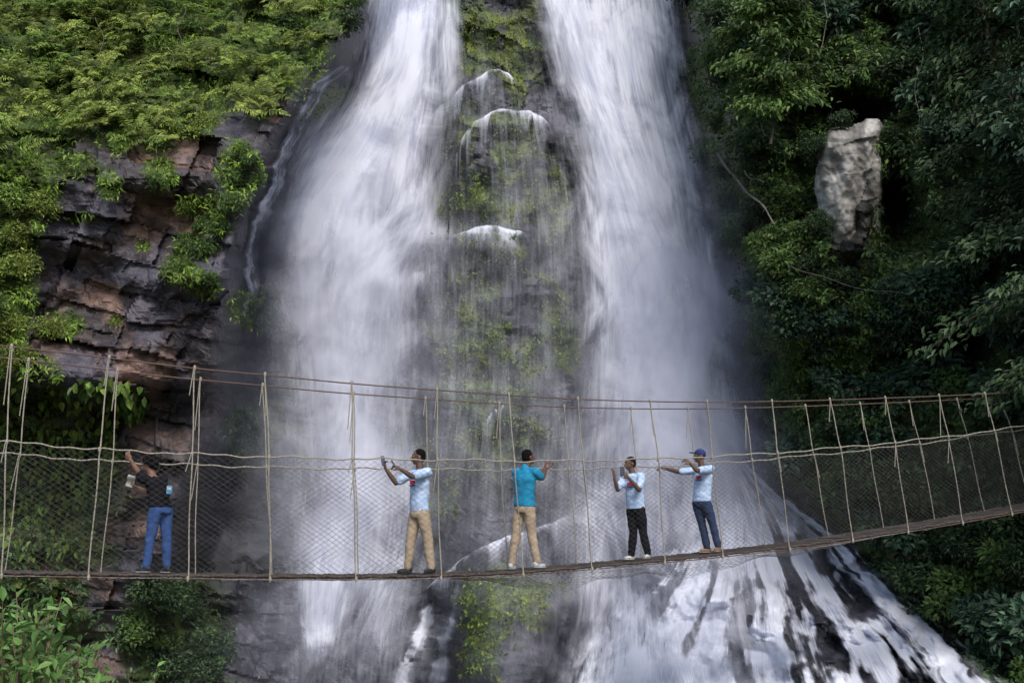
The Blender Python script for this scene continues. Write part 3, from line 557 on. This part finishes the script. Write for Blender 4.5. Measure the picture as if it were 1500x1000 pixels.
def fuse(name,bm,vox,mat,parent,sm=2,wr=0,wf=9):
    bmesh.ops.recalc_face_normals(bm,faces=bm.faces)
    me=bpy.data.meshes.new(name); bm.to_mesh(me); bm.free(); o=bpy.data.objects.new(name,me); C.objects.link(o)
    md=o.modifiers.new('r','REMESH'); md.mode='VOXEL'; md.voxel_size=vox; md.use_smooth_shade=True
    if sm: s=o.modifiers.new('s','SMOOTH'); s.iterations=sm; s.factor=.5
    dg=bpy.context.evaluated_depsgraph_get(); m2=bpy.data.meshes.new_from_object(o.evaluated_get(dg)); bpy.data.objects.remove(o)
    n=len(m2.vertices); co=np.empty(n*3,np.float32); m2.vertices.foreach_get('co',co); co=co.reshape(-1,3)
    if wr:
        no=np.empty(n*3,np.float32); m2.vertices.foreach_get('normal',no); no=no.reshape(-1,3)
        h=fbm(co[:,0]*wf+co[:,1]*wf,co[:,2]*wf*1.7,90)-.5+ .5*(fbm(co[:,0]*wf*2-co[:,1]*wf,co[:,2]*wf*3,91)-.5)
        co=co+no*(h*wr)[:,None]; m2.vertices.foreach_set('co',co.ravel())
    m2.materials.clear(); m2.materials.append(mat); m2.name=name
    for p in m2.polygons: p.use_smooth=True
    return link(name,m2,None,parent)
def hand(bm,w,d,n,S,side=1,curl=.5):
    w=Vector(w); d=Vector(d).normalized(); n=Vector(n); n=(n-d*n.dot(d)).normalized(); a=d.cross(n)*side
    R=Matrix((a,n,d)).transposed()
    ball(bm,w+d*.045*S,(.041*S,.017*S,.052*S),R)
    for i,(o,l) in enumerate(((.030,.9),(.011,1.0),(-.010,.95),(-.029,.75))):
        p=w+d*.085*S+a*o*S; pts=[w+d*.05*S+a*o*.8*S,p]; ang=0
        for sl,c in ((.040,.6),(.026,.9),(.020,.6)):
            ang+=curl*c; v=d*math.cos(ang)+n*math.sin(ang)+a*o*2.2; p=p+v*sl*l*S; pts.append(p)
        limb(bm,pts,[.010*S,.0095*S,.009*S,.008*S,.007*S])
    b=w+d*.02*S+a*.025*S; t=[b,b+(d*.5+a*.8+n*.2)*.035*S]; t.append(t[-1]+(d*.85+a*.25+n*.5*curl)*.03*S); t.append(t[-1]+(d*.8+n*.7*curl)*.025*S)
    limb(bm,t,[.014*S,.0115*S,.010*S,.008*S])
    return w+d*.09*S+n*.02*S
SKIN=plain('dark_skin',(.13,.07,.045),.5,(.10,.052,.034),12,spec=.4)
SKIN2=plain('brown_skin',(.26,.14,.095),.5,(.21,.11,.075),12,spec=.4)
HAIR=plain('black_hair',(.012,.010,.010),.9,(.006,.005,.005),90,.8,spec=.1)
EYE=plain('eye_white',(.6,.58,.55),.3); PUP=plain('pupil',(.01,.01,.01),.3)
TEE=plain('pale_blue_shirt',(.62,.74,.92),.85,(.40,.55,.82),14,.3)
TEAL=plain('teal_polo',(.01,.27,.47),.8,(.008,.22,.39),10,.2)
BLK=plain('black_cotton',(.012,.012,.016),.9,(.008,.008,.011),12,.3,spec=.1)
KHAKI=plain('khaki_cotton',(.48,.37,.26),.85,(.39,.30,.21),9,.3)
JEAN=plain('blue_denim',(.05,.105,.29),.85,(.03,.07,.20),14,.3)
NAVY=plain('dark_denim',(.03,.05,.11),.85,(.02,.035,.08),14,.3)
PHONE=plain('phone_case',(.02,.02,.022),.3); RED=plain('red_print',(.60,.03,.05),.8); BLUEP=plain('blue_print',(.05,.07,.32),.8)
WSH=plain('white_shoe',(.65,.65,.66),.6); DSH=plain('dark_shoe',(.03,.03,.035),.6); OSH=plain('tan_shoe',(.34,.17,.09),.6)
SOLE=plain('shoe_sole',(.5,.5,.48),.7); CAPM=plain('navy_cap',(.03,.05,.17),.8); WST=plain('white_stripe',(.6,.6,.6),.8); GREY=plain('grey_item',(.45,.45,.42),.6); BADGE=plain('badge_blue',(.1,.35,.6),.5)
SCR=plain('screen_glass',(.12,.14,.18),.15)
def yv(a): a=math.radians(a); return Vector((math.cos(a),math.sin(a),0))
def box(bm,c,ax,ay,az,s):
    M=Matrix((ax.normalized(),ay.normalized(),az.normalized())).transposed().to_4x4(); M.translation=Vector(c)
    bmesh.ops.create_cube(bm,size=1,matrix=M@Matrix.Diagonal((s[0],s[1],s[2],1)))
def solid(name,bm,mat,parent,bev=0):
    if bev: bmesh.ops.bevel(bm,geom=bm.edges[:],offset=bev,segments=2,affect='EDGES')
    me=bpy.data.meshes.new(name); bm.to_mesh(me); bm.free()
    for p in me.polygons: p.use_smooth=False
    return link(name,me,mat,parent)
def person(label,cx,S,yaw,hyaw,hpitch,J,top,bottom,shoe,soleM=None,hair='short',printed=False,curlL=.5,curlR=.5,wide=1.0,polo=False,skin=None):
    qc=qfar(cx,WB*.5); Yb=float(near(qc,deckY,0,WB*.5)[1]); f=yv(yaw); r=Vector((f.y,-f.x,0))
    G=lambda k:V(J[k][0],J[k][1],Yb+(J[k][2] if len(J[k])>2 else 0))
    def deckz(p):
        X=proj((p.x,p.y,p.z))[0]; return float(near(qfar(X,WB*.5),deckY,0,WB*.5)[2])
    base=V(cx,J['aL'][1],Yb); base.z=deckz(base); e=empty('person',base,label,'person')
    pel,ch,nk,hd=G('pel'),G('ch'),G('nk'),G('hd'); up=(nk-pel).normalized()
    shc=nk-up*.055*S; sL=shc-r*.165*S*wide; sR=shc+r*.165*S*wide; hL=pel-r*.085*S; hR=pel+r*.085*S
    an={}
    for k in ('aL','aR'):
        a=G(k); a.z=deckz(a)+.085*S; an[k]=a
    kL,kR=G('kL'),G('kR'); eL,eR,wL,wR=G('eL'),G('eR'),G('wL'),G('wR')
    hf=yv(hyaw); hr=Vector((hf.y,-hf.x,0)); hf2=(hf*math.cos(math.radians(hpitch))+Vector((0,0,1))*math.sin(math.radians(hpitch))); hu=hr.cross(hf2).normalized(); R=Matrix((hr,hf2,hu)).transposed()
    h=lambda x,y,z:hd+(hr*x+hf2*y+hu*z)*S
    b=bmesh.new()
    loft(b,[(pel-up*.10*S,.10*S,.08*S),(pel-up*.03*S,.15*S*wide,.105*S),(pel+up*.08*S,.14*S*wide,.10*S),(ch-up*.05*S,.14*S*wide,.10*S),(ch+up*.06*S,.165*S*wide,.11*S),(shc,.15*S*wide,.085*S),(nk,.07*S,.06*S)],r,f)
    limb(b,[nk-up*.03*S,h(0,-.01,-.06)],[.058*S,.052*S])
    ball(b,h(0,-.008,.025),(.073*S,.092*S,.088*S),R); ball(b,h(0,.018,-.035),(.058*S,.068*S,.075*S),R); ball(b,h(0,.055,-.085),(.026*S,.022*S,.022*S),R)
    limb(b,[h(0,.082,.012),h(0,.103,-.028)],[.011*S,.017*S]); ball(b,h(0,.088,-.056),(.026*S,.012*S,.012*S),R); ball(b,h(0,.078,.03),(.05*S,.014*S,.012*S),R)
    for sg_ in (-1,1): ball(b,h(sg_*.074,-.008,-.012),(.011*S,.02*S,.032*S),R)
    for sh,el,wr,hn,sgn,curl in ((sL,eL,wL,'hL',1,curlL),(sR,eR,wR,'hR',-1,curlR)):
        limb(b,[sh,sh.lerp(el,.5),el],[.054*S,.047*S,.038*S]); limb(b,[el,el.lerp(wr,.35),wr],[.038*S,.038*S,.025*S])
        d=Vector(J[hn][:3]); n=Vector(J[hn][3:6]); hand(b,wr,d,n,S,sgn,curl)
    for hp,kn,ak in ((hL,kL,an['aL']),(hR,kR,an['aR'])):
        limb(b,[hp,kn,ak],[.08*S,.052*S,.036*S]); limb(b,[ak-Vector((0,0,.045*S)),ak-Vector((0,0,.05*S))+f*.09*S],[.030*S,.022*S])
    fuse('body',b,.0062,skin or SKIN,e,1)
    for sg_ in (-1,1):
        b=bmesh.new(); ball(b,h(sg_*.03,.073,.012),(.012*S,.009*S,.008*S),R); eo=solid('eye',b,EYE,e); b=bmesh.new(); ball(b,h(sg_*.03,.080,.012),(.0055*S,.004*S,.0055*S),R); solid('pupil',b,PUP,eo).matrix_parent_inverse=Matrix.Identity(4)
    b=bmesh.new(); fl=pel+up*.02*S
    loft(b,[(fl-up*.03*S,.168*S*wide,.125*S),(fl+up*.06*S,.162*S*wide,.122*S),(ch-up*.05*S,.160*S*wide,.12*S),(ch+up*.05*S,.178*S*wide,.125*S),(shc,.165*S*wide,.10*S),(nk-up*.005*S,.075*S,.068*S)],r,f)
    if polo: limb(b,[nk-up*.03*S,nk+up*.018*S],[.085*S,.064*S])
    for sh,el in ((sL,eL),(sR,eR)): limb(b,[shc.lerp(sh,.7),sh,sh.lerp(el,.62),sh.lerp(el,.78)],[.07*S,.070*S,.068*S,.060*S])
    so=fuse('shirt',b,.012,top,e,2,.03,7)
    b=bmesh.new(); 
    loft(b,[(pel-up*.10*S,.13*S,.11*S),(pel-up*.04*S,.165*S*wide,.122*S),(pel+up*.05*S,.155*S*wide,.115*S)],r,f)
    for hp,kn,ak in ((hL,kL,an['aL']),(hR,kR,an['aR'])): limb(b,[hp-up*.04*S,hp.lerp(kn,.5),kn,kn.lerp(ak,.5),ak+Vector((0,0,.01))],[.095*S,.088*S,.070*S,.066*S,.056*S])
    tr=fuse('trousers',b,.012,bottom,e,2,.022,7)
    for k in ('aL','aR'):
        ak=an[k]; sf=(f+r*(.25 if k=='aR' else -.25)).normalized(); sr=Vector((sf.y,-sf.x,0)); R2=Matrix((sr,sf,Vector((0,0,1)))).transposed(); b=bmesh.new(); z=ak.z-.085*S
        c=Vector((ak.x,ak.y,z)); ball(b,c+sf*.05*S+Vector((0,0,.037*S)),(.046*S,.118*S,.037*S),R2); ball(b,c-sf*.02*S+Vector((0,0,.055*S)),(.043*S,.058*S,.052*S),R2)
        s1=fuse('shoe',b,.009,shoe,e,1)
        b=bmesh.new(); ball(b,c+sf*.05*S+Vector((0,0,.012*S)),(.048*S,.125*S,.013*S),R2); s2=solid('sole',b,soleM or SOLE,s1); s2.matrix_parent_inverse=Matrix.Identity(4)
    b=bmesh.new()
    if hair=='short':
        ball(b,h(0,-.018,.040),(.078*S,.088*S,.086*S),R); ball(b,h(0,-.045,.0),(.070*S,.062*S,.07*S),R); fuse('hair',b,.008,HAIR,e,1,.01,60)
    elif hair=='puff':
        ball(b,h(0,-.03,.045),(.095*S,.10*S,.09*S),R); ball(b,h(0,-.08,-.01),(.09*S,.08*S,.10*S),R)
        for i in range(40):
            u=unit(1)[0]; 
            if u[1]>.35: continue
            ball(b,h(u[0]*.09,-.04+u[1]*.10,.03+u[2]*.09),.026*S)
        fuse('hair',b,.009,HAIR,e,1,.02,50)
    elif hair=='cap':
        ball(b,h(0,-.04,.0),(.070*S,.062*S,.05*S),R); fuse('hair',b,.008,HAIR,e,1)
        b=bmesh.new(); ball(b,h(0,-.008,.05),(.082*S,.10*S,.075*S),R); c=fuse('cap',b,.008,CAPM,e,1)
        b=bmesh.new(); ball(b,h(0,.115,.052),(.068*S,.075*S,.010*S),R); br_=fuse('cap_brim',b,.006,CAPM,c,0); br_.matrix_parent_inverse=Matrix.Identity(4)
        b=bmesh.new(); ball(b,h(0,-.008,.127),.008*S); solid('cap_button',b,CAPM,c).matrix_parent_inverse=Matrix.Identity(4)
    if printed:
        for mt,nm,rows in ((RED,'red_chest_print',[(.035,.0,.05,.055)]),(BLUEP,'blue_chest_print',[(-.012,.0,.062,.016)])):
            b=bmesh.new()
            for (z,x,wd,ht) in rows:
                for k in range(3):
                    xo=x+(k-1)*wd*.6; c=ch+up*z*S+r*xo*S; n=f*(.136-3.2*xo*xo)*S
                    box(b,c+n,r,f,up,(wd*.66*S,.024*S,ht*S*(.85+.15*(k%2))))
            solid(nm,b,mt,so).matrix_parent_inverse=Matrix.Identity(4)
    return e,dict(h=h,wL=wL,wR=wR,f=f,r=r,up=up,pel=pel,ch=ch,Yb=Yb,S=S)
def phone(c,ax,up,label):
    ax=Vector(ax).normalized(); up=Vector(up).normalized(); n=ax.cross(up).normalized(); e=empty('phone',Vector(c),label,'phone')
    b=bmesh.new(); box(b,c,ax,up,n,(.072,.145,.009)); solid('phone_body',b,PHONE,e,.003)
    b=bmesh.new(); box(b,Vector(c)+n*.0055,ax,up,n,(.065,.135,.001)); solid('screen',b,SCR,e)
    b=bmesh.new(); ball(b,Vector(c)-n*.006+up*.05-ax*.02,.007); solid('camera_lens',b,PHONE,e)
U=Vector((0,0,1))
_,a=person('woman in black shirt and blue jeans with dark curly hair, gripping the rope at left',232,.92,150,168,-18,
 dict(hd=(217,679),nk=(223,696),ch=(230,713),pel=(235,742),eL=(204,694,-.12),wL=(191,673,-.20),hL=(-.5,-.2,1,.3,.9,0),eR=(215,721,.10),wR=(203,714,.14),hR=(-1,.1,.4,0,0,1),
 kL=(221,785,-.05),kR=(244,785,.08),aL=(215,822,-.05),aR=(245,824,.1)),BLK,JEAN,DSH,hair='puff',curlL=1.1,curlR=.9,wide=1.12,skin=SKIN2)
b=bmesh.new(); c=V(248,717,a['Yb']-.15); box(b,c,Vector((1,.3,0)),Vector((-.3,1,0)),U,(.07,.02,.11)); e=empty('pouch',c,'small blue and white pouch at the back of the woman in black','pouch'); solid('pouch_body',b,BADGE,e,.006)
b=bmesh.new(); box(b,c+Vector((0,-.014,.02)),Vector((1,.3,0)),Vector((-.3,1,0)),U,(.05,.008,.04)); solid('white_patch',b,WST,e)
b=bmesh.new(); c=V(191,704,a['Yb']+.12)
bmesh.ops.create_grid(b,x_segments=6,y_segments=8,size=1,matrix=Matrix.Translation(c)@Matrix.Rotation(.3,4,'Y')@Matrix.Rotation(math.pi/2,4,'X')@Matrix.Diagonal((.05,.075,1,1)))
for v in b.verts: v.co+=Vector((0,.02*math.sin(v.co.z*40),0))
bmesh.ops.solidify(b,geom=b.faces[:],thickness=.008); tag(solid('folded_paper',b,GREY,None),'pale crumpled paper held low by the woman in black','paper')
_,a=person('man in pale blue printed shirt and khaki trousers holding two phones out to the left',613,1.0,222,190,3,
 dict(hd=(613,669.5),nk=(616,687),ch=(615,710),pel=(614,748),eR=(580,707,.1),wR=(566,688,.05),hR=(-.4,0,1,.8,-.3,.3),eL=(604,698,-.33),wL=(587,687,-.38),hL=(-.9,0,.5,.2,.3,-.9),
 kL=(627,793,-.04),kR=(602,793,.05),aL=(632,828,-.08),aR=(597,828,.06)),TEE,KHAKI,DSH,DSH,printed=True,curlL=1.0,curlR=1.0)
phone(a['wR']+Vector((-.045,-.04,.125)),(.8,1,0),(-.15,0,1),'dark phone raised in the farther outstretched hand of the khaki-trousered photographer')
phone(a['wL']+Vector((-.09,-.03,.06)),(.2,1,0),(-.6,0,1),'dark phone in the nearer hand of the khaki-trousered photographer')
_,a=person('man in teal polo and khaki trousers seen from behind, reaching right for the rope',768,1.0,55,35,12,
 dict(hd=(774,669.5),nk=(770,686),ch=(768,706),pel=(768,741),eR=(794,700,-.02),wR=(800,686,.22),hR=(.25,.4,1,.1,.9,-.1),eL=(778,700,.35),wL=(803,684,.42),hL=(.5,.4,.8,.1,.9,-.2),
 kL=(756,783,.05),kR=(779,783,-.02),aL=(749,820,.05),aR=(787,822,-.05)),TEAL,KHAKI,WSH,polo=True,curlL=1.1,curlR=1.1,wide=1.08)
_,a=person('man in pale blue printed shirt and black trousers holding a phone up before his face',930,.93,232,205,0,
 dict(hd=(923,679),nk=(927,693),ch=(929,712),pel=(931,744),eR=(905,717,.02),wR=(900,700,-.03),hR=(-.15,0,1,-.5,.3,.2),eL=(936,717,-.28),wL=(920,699,-.34),hL=(-.7,-.1,.7,.4,.4,-.5),
 kL=(942,779,-.04),kR=(928,779,.04),aL=(949,812,-.05),aR=(925,814,.05)),TEE,BLK,WSH,printed=True,curlL=1.0,curlR=.25)
phone(a['wL']+Vector((-.09,.0,.09)),(1,-.6,0),(0,0,1),'dark phone held up before the face of the man in black trousers')
_,a=person('man in navy cap, pale blue printed shirt and dark jeans stretching an arm left',1034,.96,225,187,3,
 dict(hd=(1025,668),nk=(1029,683),ch=(1030,702),pel=(1028,734),eR=(995,691,.12),wR=(975,686,.25),hR=(-1,.1,.15,0,.3,-1),eL=(1021,689,-.36),wL=(1011,678,-.36),hL=(-.8,.2,.5,.2,.5,-.8),
 kL=(1044,768,-.05),kR=(1029,770,.06),aL=(1052,800,-.06),aR=(1036,803,.06)),TEE,NAVY,OSH,hair='cap',printed=True,curlL=.9,curlR=.6)
# ---------- world, light, camera
S_=Vector((.22,-.75,.80)).normalized()
w=bpy.data.worlds.new('World'); bpy.context.scene.world=w; w.use_nodes=True; t=w.node_tree; sk=t.nodes.new('ShaderNodeTexSky'); sk.sky_type='NISHITA'; sk.sun_disc=False
sk.sun_elevation=math.asin(S_.z); sk.sun_rotation=math.atan2(S_.x,S_.y); sk.air_density=1.0; sk.dust_density=2.0; sk.ozone_density=1.5
t.links.new(sk.outputs[0],t.nodes['Background'].inputs[0]); t.nodes['Background'].inputs[1].default_value=.15
l=bpy.data.lights.new('sun','SUN'); l.energy=2.9; l.angle=math.radians(25); l.color=(1,.97,.94); lo=bpy.data.objects.new('sun',l); C.objects.link(lo); lo.rotation_euler=(-S_).to_track_quat('-Z','Y').to_euler()
cam=bpy.data.cameras.new('camera'); cam.lens=36*F/1500; cam.sensor_width=36; cam.clip_end=1000; co=bpy.data.objects.new('camera',cam); C.objects.link(co); co.rotation_euler=(math.pi/2+TH,0,0); bpy.context.scene.camera=co
bpy.context.scene.view_settings.view_transform='Standard'; bpy.context.scene.view_settings.look='None'; bpy.context.scene.view_settings.exposure=0
